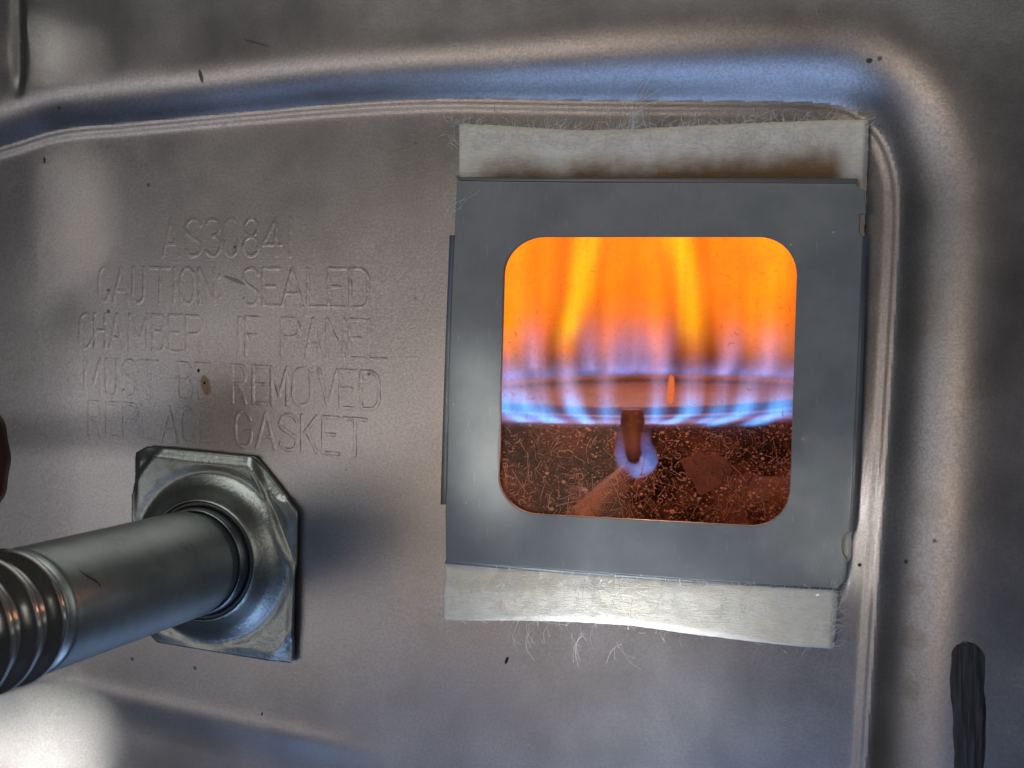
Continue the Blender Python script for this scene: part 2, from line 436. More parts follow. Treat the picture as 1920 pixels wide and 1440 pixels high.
# ---- black paint stroke down the rim at lower right
k = NT('black_paint')
stv = k.noise(1, 4, 0.6, k.mapv((2400, 1, 120)))
k.pbr(k.mix(k.n_map(stv, 0.4, 0.7, 0, 1), (0.005, 0.005, 0.007), (0.040, 0.038, 0.044)), k.n_map(stv, 0.3, 0.7, 0.35, 0.6), 0.0, k.bump(stv, 0.4, 0.0001))
black_paint = k.m
HS = 0.0052
vsr = np.concatenate([np.linspace(1204, 1232, 10), np.linspace(1240, 1900, 60)])
us = np.linspace(0, 1, 16)
PV = []
for v in vsr:
    top = 1 - max(0, (1232 - v) / 28)
    l = np.interp(v, [1200, 1230, 1260, 1300, 1350, 1440, 1900], [1787, 1787, 1784, 1785, 1790, 1792, 1780])
    r = np.interp(v, [1200, 1230, 1300, 1350, 1400, 1440, 1900], [1843, 1843, 1843, 1846, 1844, 1841, 1828])
    c = (l + r) / 2 - 4 * (1 - top); hw = ((r - l) / 2 + 1.6 * mnoise.noise(Vector((v * .05, 0, 1))) + .8 * mnoise.noise(Vector((v * .4, 0, 1)))) * math.sqrt(max(0.0, 1 - (1 - top) ** 2)) + 3
    for t in us:
        x, z = xz(c + (2 * t - 1) * hw + 0.8 * math.sin(v / 13), v + 3 * math.sin(t * 23) * (1 - top), HS)
        PV.append((x, 0, z))
PV = np.array(PV); hh, _ = height(PV[:, 0], PV[:, 2])
tt = np.tile(us, len(vsr)); vi = np.repeat(np.arange(len(vsr)), 16)
edge = np.minimum(tt, 1 - tt) * 15
PV[:, 1] = -(hh + 0.00005 + 0.00012 * np.clip(edge, 0, 1) * np.clip(vi / 2.0, 0, 1))
Iq = np.arange(len(PV)).reshape(-1, 16)
qf = np.stack([Iq[:-1, :-1], Iq[1:, :-1], Iq[1:, 1:], Iq[:-1, 1:]], -1).reshape(-1, 4)
o = mesh('paint_stroke', PV, qf, black_paint, rim)
tag(o, 'thick black paint stroke running down the raised rim')

# ------------------------------------------------------------------ sight glass: frame, pane, fibre gasket
cxw, czw = (wx0 + wx1) / 2, (wz0 + wz1) / 2
sight = thing('sight_glass', (cxw, 0, czw), 'square viewing window in a grey metal frame on white fibre gasket, flames behind it', 'viewing window')
# frame plate: outline with notches on the right, rounded-square opening
OUT = [(857, 339), (1100, 342), (1400, 343), (1606, 345), (1608, 350), (1621, 357), (1624, 400), (1612, 402), (1611, 436), (1618, 443), (1610, 640),
       (1602, 820), (1594, 998), (1584, 1001), (1579, 1012), (1579, 1030), (1583, 1042), (1589, 1047), (1586, 1088), (1574, 1098), (1573, 1104), (1300, 1087), (1080, 1071), (836, 1050),
       (835, 958), (838, 900), (842, 700), (848, 520), (852, 440)]
def rounded_open(inset=0.0, h=HF, rc=0.135, n=10):
    pts = []
    for (ca, cb, a0) in ((rc, rc, 180), (1 - rc, rc, 270), (1 - rc, 1 - rc, 0), (rc, 1 - rc, 90)):
        for i in range(n + 1):
            t = rad(a0 + 90 * i / n); e = rc - inset
            pts.append(bilin(ca + e * math.cos(t), cb + e * math.sin(t), h))
    return pts
def plate_with_hole(outer, inner, thick, bev):
    cu = bpy.data.curves.new('outline', 'CURVE'); cu.dimensions = '2D'; cu.fill_mode = 'BOTH'
    for lp_ in (outer, inner):
        sp = cu.splines.new('POLY'); sp.points.add(len(lp_) - 1); sp.use_cyclic_u = True
        for p, q in zip(sp.points, lp_): p.co = (q[0] * 100, q[1] * 100, 0, 1)
    cu.extrude = (thick / 2 - bev) * 100; cu.bevel_depth = bev * 100; cu.bevel_resolution = 2; cu.offset = -bev * 100
    ob = bpy.data.objects.new('outline', cu); COL.objects.link(ob)
    dg = bpy.context.evaluated_depsgraph_get(); me = bpy.data.meshes.new_from_object(ob.evaluated_get(dg))
    v = [(p.co.x / 100, p.co.z / 100, p.co.y / 100) for p in me.vertices]; f = [tuple(reversed(p.vertices)) for p in me.polygons]
    bpy.data.objects.remove(ob); bpy.data.curves.remove(cu); bpy.data.meshes.remove(me)
    return v, f
k = NT('grey_frame_metal')
n1 = k.noise(1400, 3, 0.6); n2 = k.noise(70, 5, 0.6)
scr = k.noise(1, 2, 0.5, k.mapv((2600, 1, 190)))
col = k.mix(k.n_map(n2, 0.3, 0.7, 0, 1), (0.175, 0.19, 0.20), (0.245, 0.255, 0.262))
col = k.mix(k.n_map(scr, 0.66, 0.74, 0, 0.35), col, (0.5, 0.5, 0.5))
vor = k.n('ShaderNodeTexVoronoi'); vor.inputs['Scale'].default_value = 420; k.link(k.mapv(), vor.inputs['Vector'])
spk = k.math('MULTIPLY', k.n_map(vor.outputs['Distance'], 0.05, 0.11, 1, 0), k.math('GREATER_THAN', k.n_sep(vor.outputs['Color']), 0.93))
col = k.mix(k.math('MULTIPLY', spk, 0.7), col, (0.55, 0.55, 0.52))
k.pbr(col, k.n_map(n2, 0.2, 0.8, 0.46, 0.60), 0.45, k.bump(n1, 0.22, 0.00008))
frame_mat = k.m
v, f = plate_with_hole([xz(*p, HF) for p in OUT], rounded_open(), 0.0012, 0.00016)
v = [(a, b - (HF - 0.0006), c) for a, b, c in v]
frame = mesh('frame', v, f, frame_mat, sight, smooth=False)
def flange(pts_in, pts_out, h1, h2, mat=frame_mat, th=0.0005):
    """sheet edge folded back from the frame front: inner edge at h1, outer edge at h2"""
    a = [np.array([*xz(u, v, h1)]) for u, v in pts_in]; b = [np.array([*xz(u, v, h2)]) for u, v in pts_out]
    V = []; n = len(a)
    for i in range(n):
        m_ = (a[i] * 0.35 + b[i] * 0.65)
        for (q, h) in ((a[i], h1), (m_, h1 - (h1 - h2) * 0.42), (b[i], h2), (b[i], h2 - th), (a[i], h1 - th * 1.6)):
            V.append((q[0], -h, q[1]))
    Fc = [(i * 5 + j, i * 5 + (j + 1) % 5, (i + 1) * 5 + (j + 1) % 5, (i + 1) * 5 + j) for i in range(n - 1) for j in range(5)]
    Fc += [tuple(range(5)), tuple((n - 1) * 5 + j for j in range(4, -1, -1))]
    o = mesh('frame_flange', V, Fc, mat, frame)
    return o
flange([(858, 338), (1100, 341), (1606, 345)], [(856, 329), (1100, 331), (1608, 330)], HF - 0.0002, HF - 0.0028)
flange([(1617, 444), (1610, 640), (1602, 820), (1594, 997)], [(1626, 441), (1620, 640), (1613, 820), (1605, 996)], HF - 0.0002, HF - 0.0030)
flange([(1573, 1103), (1300, 1086), (1080, 1070), (836, 1049)], [(1573, 1112), (1300, 1095), (1080, 1079), (836, 1058)], HF - 0.0003, HF - 0.0026)
flange([(836, 946), (840, 800), (845, 620), (851, 441)], [(826, 946), (830, 800), (836, 620), (843, 441)], HF - 0.0006, HF - 0.0012)

# glass pane behind the frame
k = NT('window_glass')
tr = k.n('ShaderNodeBsdfTransparent'); tr.inputs[0].default_value = (0.97, 0.95, 0.93, 1)
gl = k.n('ShaderNodeBsdfGlossy'); gl.inputs['Roughness'].default_value = 0.06; gl.inputs[0].default_value = (1, 1, 1, 1)
mx = k.n('ShaderNodeMixShader'); mx.inputs[0].default_value = 0.005
k.link(tr.outputs[0], mx.inputs[1]); k.link(gl.outputs[0], mx.inputs[2]); film = k.n('ShaderNodeBsdfTranslucent'); film.inputs[0].default_value = (0.55, 0.30, 0.20, 1)
fm = k.n('ShaderNodeMixShader'); k.link(mx.outputs[0], fm.inputs[1]); k.link(film.outputs[0], fm.inputs[2])
fn = k.math('ADD', k.math('MULTIPLY', k.n_map(k.noise(130, 5, .65), .42, .7, 0, 1), .09), k.math('MULTIPLY', k.n_map(k.noise(1100, 4, .7), .52, .72, 0, 1), .15))
k.link(fn, fm.inputs[0]); k.link(fm.outputs[0], k.out.inputs[0])
glass_mat = k.m
HG = 0.0027
gx0, gx1, gz0, gz1 = wx0 - 0.001, wx1 + 0.001, wz0 - 0.001, wz1 + 0.001
gv = [(a, b, c) for b in (-HG, -HG + 0.0006) for a, c in ((gx0, gz0), (gx1, gz0), (gx1, gz1), (gx0, gz1))]
glass = mesh('glass_pane', gv, [(0, 1, 2, 3), (7, 6, 5, 4), (0, 4, 5, 1), (1, 5, 6, 2), (2, 6, 7, 3), (3, 7, 4, 0)], glass_mat, sight, smooth=False)
# dust, fibres and residue caught on the inside of the pane
def dust_mat(name, c, tw=0.6):
    k = NT(name)
    d = k.n('ShaderNodeBsdfDiffuse'); t = k.n('ShaderNodeBsdfTranslucent'); m_ = k.n('ShaderNodeMixShader'); m_.inputs[0].default_value = tw
    cc = k.mix(k.n_map(k.noise(300, 3), 0.3, 0.7, 0, 1), tuple(x * 0.7 for x in c), c)
    k.link(cc, d.inputs[0]); k.link(cc, t.inputs[0]); k.link(d.outputs[0], m_.inputs[1]); k.link(t.outputs[0], m_.inputs[2]); k.link(m_.outputs[0], k.out.inputs[0])
    return k.m
fib_mat = dust_mat('dusty_fibre', (0.70, 0.46, 0.38), 0.82)
bits = []; flk = []
yg = -HG + 0.0006
def wiggle(u, v, L, r, curl, y0, n=6):
    p = pix(u, v, -y0); a = random.uniform(0, 2 * math.pi); pts = []; x, z = p[0], p[2]
    for i in range(n):
        pts.append((x, y0 + 0.00012 + 0.0002 * random.random(), z))
        a += random.gauss(0, curl); x += math.cos(a) * L / n; z += math.sin(a) * L / n
    return tube(pts, r, 4, True)
def inwin(u, v): return 938 < u < 1486 and 450 < v < 985 and not (((u - 1190) / 38) ** 2 + ((v - 842) / 52) ** 2 < 1)
for i in range(900):
    u = random.uniform(930, 1488); v = 800 + 190 * random.random() ** 0.85
    if inwin(u, v) and mnoise.noise(Vector((u * .012, v * .012, 2))) > random.uniform(-.7, .35): bits.append(wiggle(u, v, random.lognormvariate(math.log(0.0017), 0.6), random.lognormvariate(math.log(0.000036), .45), random.choice((.02, .05, .1, .25)), yg))
for i in range(70):
    u = random.uniform(930, 1488); v = random.uniform(450, 800)
    bits.append(wiggle(u, v, random.uniform(0.0005, 0.0016), random.uniform(0.00002, 0.00005), 0.7, yg, 5))
for i in range(4200):
    u = random.uniform(930, 1488); v = 795 + 195 * random.random()
    if not inwin(u, v): continue
    p = pix(u, v, -yg); r = random.lognormvariate(math.log(0.00008), 0.6)
    ph0 = random.uniform(0, 6.28); el = random.uniform(.4, 1)
    ring_ = [(p[0] + r * (1 + .3 * math.sin(3 * t + ph0)) * math.cos(t + ph0), yg + 0.00005 + random.random() * r * .5, p[2] + el * r * math.sin(t + ph0)) for t in (0, 1.05, 2.1, 3.15, 4.2, 5.25)]
    flk.append((ring_, [(0, 1, 2, 3, 4, 5)]))
for i in range(14):
    u = random.uniform(930, 1488); v = 800 + 190 * random.random()
    if not inwin(u, v): continue
    p = pix(u, v, -yg); R = random.uniform(0.0003, 0.0009); a0 = random.uniform(0, 6.28); sp = random.uniform(4, 6.3); q = random.uniform(.7, 1)
    bits.append(tube([(p[0] + R * math.cos(a0 + sp * j / 9), yg + 0.0002, p[2] + R * q * math.sin(a0 + sp * j / 9)) for j in range(10)], random.uniform(0.00006, 0.00014), 4))
o = mesh('dust', *merge(bits), fib_mat, glass); o['kind'] = 'stuff'
o = mesh('dust_flakes', *merge(flk), dust_mat('dust_flake', (0.46, 0.28, 0.21), 0.8), glass); o['kind'] = 'stuff'
def blob(cx, cy, pts_px, y0, th, jit=0.0):
    """thin irregular crust lying on the pane"""
    P = catmull(pts_px + [pts_px[0]], 6)[:-1]
    P = P + rng.normal(0, jit, P.shape)
    n = len(P); V = []
    for (sc, dy) in ((1, 0), (0.93, th * .8), (0.5, th), (0.0, th * .9)):
        for q in P:
            p = pix(cx + (q[0] - cx) * sc, cy + (q[1] - cy) * sc, -y0); V.append((p[0], y0 + dy, p[2]))
    Fc = [(r * n + i, r * n + (i + 1) % n, (r + 1) * n + (i + 1) % n, (r + 1) * n + i) for r in range(3) for i in range(n)]
    return V, Fc
crust = dust_mat('pink_residue', (0.17, 0.08, 0.058), 0.75)
o = mesh('residue', *blob(1322, 892, [(1275, 862), (1292, 856), (1300, 856), (1310, 842), (1322, 854), (1345, 852), (1366, 866), (1372, 884), (1356, 896), (1348, 912), (1330, 922), (1312, 928), (1302, 910), (1286, 886)], yg + 0.0001, 0.0001, 0.5), crust, glass)
tag(o, 'ragged pinkish crust stuck inside the lower part of the pane')

# fibre gasket: one soft mat under the frame showing above and below it
def gasket_edges(u):
    top = np.interp(u, [840, 862, 950, 1080, 1180, 1300, 1420, 1540, 1628, 1640], [230, 229, 233, 241, 239, 232, 227, 222, 221, 221])
    bot = np.interp(u, [820, 834, 960, 1060, 1180, 1290, 1400, 1500, 1562, 1575], [1164, 1165, 1167, 1170, 1177, 1193, 1206, 1216, 1220, 1220])
    return top, bot
def gasket_h(u, v, d_side):
    top, bot = gasket_edges(u)
    sT = np.interp(u, [850, 950, 1100, 1300, 1640], [1.0, 1.6, 2.0, 1.6, 1.4])
    sB = np.interp(u, [830, 940, 1000, 1090, 1290, 1370, 1450, 1560], [1.0, 1.8, 4.2, 5.2, 5.4, 4.0, 2.6, 2.2])
    dT = np.maximum(v - top, 0) * 0.1; dB = np.maximum(bot - v, 0) * 0.1
    h = 3.5 * np.minimum(1, np.sqrt(np.clip(dT / sT, 0, 1) * (2 - np.clip(dT / sT, 0, 1))))
    tB = np.clip(dB / sB, 0, 1); hb = 4.6 * np.sqrt(np.maximum(tB * (2 - tB), 0))
    h = np.minimum(h, hb)
    under = ss(1112, 1068, v) * ss(318, 352, v)
    h = h * (1 - under) + np.minimum(h, 2.35) * under
    ts = np.clip(d_side / 1.0, 0, 1)
    return h * np.sqrt(np.maximum(ts * (2 - ts), 0)) / 1000
NU, NV = 240, 300
uu = np.linspace(0, 1, NU); vw = np.linspace(0, 1, NV)
Pm = np.zeros((NV, NU, 3)); UV = np.zeros((NV, NU, 2))
for j, b in enumerate(vw):
    vrow = 220 + b * 1000
    le = np.interp(vrow, [220, 340, 600, 1050, 1100, 1230], [858, 857, 850, 834, 829, 829]); ri = np.interp(vrow, [220, 345, 700, 1000, 1050, 1080, 1230], [1629, 1624, 1608, 1597, 1594, 1574, 1561])
    u = le + 2.0 * mnoise.noise(Vector((vrow * .06, 3, 0))) + 1.4 * mnoise.noise(Vector((vrow * .3, 3, 0))) + uu * (ri - le)
    top, bot = gasket_edges(u); v = top + b * (bot - top)
    v = v + np.array([(2.2 * mnoise.noise(Vector((q * .05, 9, 0))) + 1.5 * mnoise.noise(Vector((q * .25, 9, 0)))) for q in u]) * (2 * b - 1)
    dsd = np.minimum(u - le, ri - u) * 0.1
    h = gasket_h(u, v, dsd)
    p = np.array([pix(a, c, 0.0024) for a, c in zip(u, v)])
    ju = np.array([mnoise.noise(Vector((a * 0.05, c * 0.05, 0))) for a, c in zip(u, v)])
    jf = np.array([mnoise.noise(Vector((a * 0.3, c * 0.3, 4))) for a, c in zip(u, v)])
    Pm[j] = np.stack([p[:, 0], -(h + (0.00012 * ju + 0.00005 * jf) * (h > 0.0006)) + 0.0001, p[:, 2]], 1)
    UV[j] = np.stack([u, v], 1)
Iq = np.arange(NU * NV).reshape(NV, NU)
qf = np.stack([Iq[:-1, :-1], Iq[1:, :-1], Iq[1:, 1:], Iq[:-1, 1:]], -1).reshape(-1, 4)
cen = Pm.reshape(-1, 3)[qf].mean(1)
kp = ~((cen[:, 0] > HOLE[0] - .0004) & (cen[:, 0] < HOLE[1] + .0004) & (cen[:, 2] > HOLE[2] - .0004) & (cen[:, 2] < HOLE[3] + .0004))
k = NT('white_ceramic_fibre')
n1 = k.noise(900, 4, 0.7); n2 = k.noise(120, 5, 0.65)
fibn = k.noise(1, 4, 0.7, k.mapv((520, 520, 2400), rot=(0, 0.5, 0)), 1.5)
col = k.mix(k.n_map(n2, 0.3, 0.7, 0, 1), (0.84, 0.78, 0.66), (0.90, 0.86, 0.77))
sp_ = k.n('ShaderNodeSeparateXYZ'); k.link(k.obj(), sp_.inputs[0])
zt = xz(1200, 335, 0.003)[1] - 0.0
ztop = xz(1200, 284, 0.003)[1]
zrel = k.math('ADD', sp_.outputs[2], k.math('MULTIPLY', k.math('SUBTRACT', k.noise(130, 4, .65), 0.5), 0.0055))
scorch = k.n_map(zrel, zt - czw - 0.0002, ztop - czw + 0.0016, 1, 0)
onlytop = k.math('GREATER_THAN', sp_.outputs[2], 0.02)
scorch = k.math('MULTIPLY', scorch, onlytop)
scorch = k.math('MULTIPLY', scorch, k.n_map(sp_.outputs[0], xz(870, 300)[0] - cxw, xz(950, 300)[0] - cxw, 0.25, 1))
scorch = k.math('MULTIPLY', scorch, k.n_map(sp_.outputs[0], xz(1600, 300)[0] - cxw, xz(1560, 300)[0] - cxw, 0.3, 1))
col = k.mix(k.math('MULTIPLY', scorch, 0.95), col, (0.17, 0.082, 0.020))
k.pbr(col, 0.85, 0, k.bump(fibn, 0.7, 0.0004, k.bump(n1, 0.5, 0.0002)), 0.3)
gasket_mat = k.m
gasket = mesh('fibre_gasket', Pm.reshape(-1, 3), qf[kp], gasket_mat, sight)
# stray ceramic fibres around the gasket
k = NT('stray_fibre')
k.pbr((0.88, 0.87, 0.84), 0.45, 0.0, None, 0.5)
stray_mat = k.m
fb = []
def strand(pts_px, r, n=7):
    P = catmull(pts_px, 5)
    return tube([pix(a, b, c) for a, b, c in P], r, 4)
for i in range(1500):                      # short fuzz on the two exposed bands and their edges
    u = random.uniform(836, 1622)
    top, bot = gasket_edges(np.array([u])); 
    if random.random() < 0.45: v = random.uniform(top[0] - 4, 282)
    else: v = random.uniform(1085, bot[0] + 5); u = min(u, 1560)
    a = random.gauss(1.1, 0.9); L = random.uniform(8, 30); h0 = float(gasket_h(np.array([u]), np.array([v]), np.array([3.0]))[0])
    c = random.gauss(0, .3)
    fb.append(strand([(u, v, h0 + .0001), (u + L / 2 * math.cos(a), v - L / 2 * math.sin(a), h0 + random.uniform(.0002, .0009)), (u + L * math.cos(a + c), v - L * math.sin(a + c), h0 + random.uniform(-.0002, .001))], random.uniform(.000014, .00004)))
for (u0, v0, n_, spx, spy) in ((1180, 240, 26, 45, 95), (1030, 255, 10, 40, 55), (985, 1178, 14, 40, 55), (1085, 1185, 7, 25, 70), (1165, 1200, 4, 10, 60), (845, 410, 10, 28, 60), (960, 300, 8, 40, 50), (1320, 245, 6, 60, 30), (1030, 1150, 8, 60, 30), (1250, 1170, 6, 70, 30)):
    for i in range(n_):
        u = u0 + random.gauss(0, spx * .5); v = v0 + random.gauss(0, 8); s_ = -1 if v0 < 800 else 1
        a = random.gauss(0, .5)
        L = random.uniform(.4, 1.1) * spy
        h0 = 0.0035
        fb.append(strand([(u, v, h0), (u + L * .5 * math.sin(a), v + s_ * L * .5 * math.cos(a), h0 + random.uniform(0, .0015)), (u + L * math.sin(a + .3), v + s_ * L * math.cos(a + .3), h0 + random.uniform(0, .002))], random.uniform(.000014, .00003)))
o = mesh('stray_fibres', *merge(fb), stray_mat, gasket); o['kind'] = 'stuff'

# ------------------------------------------------------------------ pipe flange and gas tube
tc = pix(392, 1046, 0.003); TX, TZ = tc[0], tc[2]
flange_mat = plated('zinc_flange', (0.36, 0.39, 0.38), 0.35, 0.4, 1100, (0.10, 0.095, 0.06), 0.55)
fl = thing('pipe_flange', (TX, 0, TZ), 'octagonal stamped zinc flange plate round the tube, fixed to the panel', 'flange')
HFL = 0.0029
OCT = [(306, 846), (471, 858), (553, 962), (550, 1090), (543, 1243), (513, 1243), (292, 1205), (245, 1145), (245, 940), (262, 890)]
# polar grid from the outline to the neck
octw = np.array([xz(*p, HFL) for p in [(300, 841), (385, 849), (470, 857), (512, 909), (552, 962), (550, 1050), (548, 1140), (545, 1246), (430, 1228), (292, 1205), (262, 1170), (244, 1130), (245, 1030), (246, 850), (268, 838)]])
NA, NR = 180, 36
ang = np.linspace(0, 2 * np.pi, NA, endpoint=False)
def ray_poly(t):
    d = np.array([math.cos(t), math.sin(t)]); best = 0.01
    for i in range(len(octw)):
        a = octw[i] - (TX, TZ); b = octw[(i + 1) % len(octw)] - (TX, TZ); e = b - a
        den = d[0] * e[1] - d[1] * e[0]
        if abs(den) < 1e-12: continue
        s_ = (a[0] * e[1] - a[1] * e[0]) / den; q = (a[0] * d[1] - a[1] * d[0]) / den
        if s_ > 0 and -1e-9 <= q <= 1 + 1e-9: best = s_
    return best
RN = 0.0117
# diagonal stamped creases: lines across the corners (pixel pairs), plate folds down beyond them
CRS = [((469, 862), (549, 1075), 1.0), ((502, 1248), (547, 1190), 0.8), ((246, 915), (296, 842), 0.8)]
def crease(x, z):
    h = 0.0
    for (a, b, k_) in CRS:
        A = np.array(xz(*a, HFL)); B = np.array(xz(*b, HFL)); e = (B - A) / np.linalg.norm(B - A)
        nrm = np.array([e[1], -e[0]])
        if np.dot(np.array([TX, TZ]) - A, nrm) > 0: nrm = -nrm
        s_ = ((x - A[0]) * nrm[0] + (z - A[1]) * nrm[1]) * 1000
        h += k_ * (0.12 * math.exp(-((s_ + 0.5) / 0.5) ** 2) - 0.75 * float(ss(0.0, 0.8, s_)))
    return h / 1000
FV = []
for t in ang:
    R = ray_poly(t)
    for i in range(NR):
        q = i / (NR - 1); r = RN + (R - RN) * q ** 1.25
        x = TX + r * math.cos(t); z = TZ + r * math.sin(t)
        dd = (r - RN) * 1000
        h = HFL + 0.0042 * math.exp(-(dd / 2.3) ** 1.6) - 0.0004 * math.exp(-((dd - 5.2) / 1.2) ** 2) + crease(x, z) * float(ss(1.5, 4.5, dd))
        de = (R - r) * 1000
        h -= (0.0009 if z > TZ + .012 else .0003) * (1 - float(ss(0, 2.3, de)))
        FV.append((x, -h, z))
    x = TX + R * math.cos(t) ; z = TZ + R * math.sin(t)
    FV.append((x, FV[-1][1] + 0.0007, z))
    FV.append((TX + RN * math.cos(t), 0, TZ + RN * math.sin(t)))
n_ = NR + 2
FF = []
for a in range(NA):
    b = (a + 1) % NA
    for i in range(NR): FF.append((a * n_ + i, b * n_ + i, b * n_ + i + 1, a * n_ + i + 1))
    FF.append((a * n_ + NR + 1, b * n_ + NR + 1, b * n_, a * n_))
mesh('flange_plate', FV, FF, flange_mat, fl)
dark_mat = plated('dark_seam', (0.10, 0.10, 0.10), 0.45, 0.3, 900)
mesh('dark_neck_ring', *lathe_y(TX, TZ, [(0.0116, 0.004), (0.0116, 0.0066), (0.0113, 0.0069), (0.0109, 0.0069), (0.0106, 0.0065), (0.0106, 0.004)], 96), dark_mat, fl)  # dark ring put in for the shade between neck and sleeve
mesh('sleeve', *lathe_y(TX, TZ, [(0.01055, 0.003), (0.01055, 0.0088), (0.0104, 0.0093), (0.0102, 0.0095), (0.0098, 0.0093), (0.0098, 0.003)], 96), plated('zinc_sleeve', (0.30, 0.33, 0.36), 0.28, 0.12), fl)
# gas tube: plain run, dark groove, then corrugations towards the viewer
def h_at_u(u):
    lo_, hi_ = 0.0, 0.2
    for _ in range(14):
        m_ = (lo_ + hi_) / 2; d = np.array([TX, -m_, TZ]) - CP
        uu_ = 960 + FPX * d.dot(CR) / d.dot(CF)
        if uu_ > u: lo_ = m_
        else: hi_ = m_
    return lo_
k = NT('zinc_tube')
n1 = k.noise(800, 4, 0.6); n2 = k.noise(120, 5, 0.65)
col = k.mix(k.n_map(n2, 0.3, 0.75, 0, 1), (0.32, 0.36, 0.35), (0.43, 0.48, 0.48))
col = k.mix(k.n_map(k.noise(1, 5, .7, k.mapv((90, 40, 90))), 0.55, 0.75, 0, .6), col, (0.14, 0.13, 0.09))
mk = k.spot(*[0.0, 0.0], 0.0016, 0.0045)
k.pbr(col, k.math('ADD', k.math('MULTIPLY', n2, 0.18), 0.27), 0.8, k.bump(n1, 0.12, 0.0002))
tube_mat = k.m
RT = 0.0103
h1 = h_at_u(38); h2 = h_at_u(-420)
print('tube h', h1, h2)
gt = thing('gas_tube', (TX, -0.01, TZ), 'round grey metal tube running from the flange to the lower left, out of focus', 'tube')
hs_ = [0.004, 0.0122, 0.0124, 0.0126, 0.0128]
prof = [(RT - .0006, 0.004), (RT - .0006, 0.0120), (RT - .0003, 0.0121), (RT - .0001, 0.0124), (RT, 0.0128)]
for i in range(1, 41): prof.append((RT, 0.0128 + (h1 - 0.0128) * i / 40))
prof += [(RT - .0002, h1 + .0003), (RT - .001, h1 + .0009)]
mesh('plain_run', *lathe_y(TX, TZ, prof, 128), tube_mat, gt)
hc = h1 + 0.0006; cor = []
pitch = 0.0064
N_ = 150
corr_mat = plated('bright_corrugated', (0.72, 0.73, 0.70), 0.15, 0.05, 500, (0.2, 0.18, 0.1), 0.3)
for i in range(N_ + 1):
    hh_ = hc + 0.046 * i / N_; ph = (hh_ - hc) / pitch * 2 * math.pi
    cor.append((RT - 0.0009 + 0.0014 * (0.5 - 0.5 * math.cos(ph)) ** 0.8, hh_))
mesh('corrugated_end', *lathe_y(TX, TZ, cor, 128), corr_mat, gt)
# scribbled dark pen mark on the tube
mkp = []
dark_pen = NT('dark_pen'); dark_pen.pbr((0.03, 0.03, 0.035), 0.5); 
def on_tube(u, v, lift=0.00004):
    d = CF * FPX + CR * (u - 960) - CU * (v - 720)
    ox, oz = CP[0] - TX, CP[2] - TZ; a = d[0] ** 2 + d[2] ** 2; b = 2 * (ox * d[0] + oz * d[2]); c = ox * ox + oz * oz - (RT + lift) ** 2
    t = (-b - math.sqrt(b * b - 4 * a * c)) / (2 * a); return CP + d * t
for (pp, r0) in (([(122, 1052), (140, 1066), (158, 1080), (178, 1092), (188, 1106), (186, 1118)], .00042), ([(150, 1076), (160, 1100), (168, 1124)], .00016), ([(192, 1150), (214, 1138), (250, 1128), (300, 1118)], .0001)):
    P = catmull(pp, 6)
    rr = [r0 * (0.35 + 0.65 * math.sin(math.pi * (i + 1) / (len(P) + 1))) for i in range(len(P))]
    mkp.append(tube([on_tube(*q, lift=-0.00003 - r0 * 0.72) for q in P], rr, 8))
o = mesh('pen_mark', *merge(mkp), dark_pen.m, gt); tag(o, 'dark scribbled pen mark on the side of the tube')

# ------------------------------------------------------------------ dark red knob at the left edge, near the lens
k = NT('dark_red_plastic')
k.pbr(k.mix(k.n_map(k.noise(200, 4), .3, .7, 0, 1), (0.05, 0.004, 0.004), (0.085, 0.007, 0.007)), 0.42, 0, k.bump(k.noise(900, 3), .1, .0002))
kp_ = pix(-92, 862, 0.05)
kn = thing('red_knob', (kp_[0], -0.03, kp_[2]), 'dark red rounded control knob cut off by the left edge of the picture', 'knob')
Rk = 0.0085
kv = []; kf = []
pr = [(0, .056), (.35, .0558), (.7, .0552), (.9, .054), (.985, .052), (1, .050), (1, .047), (.96, .045), (.8, .044)]
nn = 72
for r, h in pr:
    for i in range(nn):
        t = 2 * math.pi * i / nn; rib = 1 + 0.02 * math.cos(12 * t) * (1 if h < .053 else 0)
        kv.append((kp_[0] + Rk * r * rib * math.cos(t), -h, kp_[2] + Rk * 1.45 * r * rib * math.sin(t)))
for i in range(len(pr) - 1):
    for j in range(nn): kf.append((i * nn + j, i * nn + (j + 1) % nn, (i + 1) * nn + (j + 1) % nn, (i + 1) * nn + j))
mesh('knob_cap', kv, kf, k.m, kn)
mesh('stem', *tube([(kp_[0] - .001, -0.045, kp_[2]), (kp_[0] - .012, -0.036, kp_[2] - .001), (kp_[0] - .05, -0.028, kp_[2] - .002)], 0.0018, 20), plated('knob_stem', (0.3, 0.3, 0.3), .3), kn)

# ------------------------------------------------------------------ combustion chamber behind the glass
k = NT('rusty_steel')
n2 = k.noise(70, 6, .7)
k.pbr(k.mix(k.n_map(n2, .3, .7, 0, 1), (0.06, 0.03, 0.022), (0.14, 0.07, 0.05)), 0.75, 0.2, k.bump(k.noise(500, 4), .4, .0005))
rust = k.m
k = NT('copper_brown'); n2 = k.noise(120, 5, .7)
k.pbr(k.mix(k.n_map(n2, .3, .7, 0, 1), (0.12, 0.042, 0.020), (0.20, 0.08, 0.042)), 0.6, 0.2, k.bump(k.noise(700, 4), .4, .0004))
copper = k.m
k = NT('soot_floor'); n2 = k.noise(90, 6, .75)
k.pbr(k.mix(k.n_map(n2, .35, .7, 0, 1), (0.05, 0.022, 0.015), (0.13, 0.055, 0.035)), 0.9, 0, k.bump(n2, .6, .003))
soot = k.m
BC = pix(1205, 752, -0.13); BR = 0.072; BTILT = 0.058
bz_front = pix(1205, 800, -(0.13 - BR))[2]; bz_rear = pix(1205, 705, -(0.13 + BR))[2]
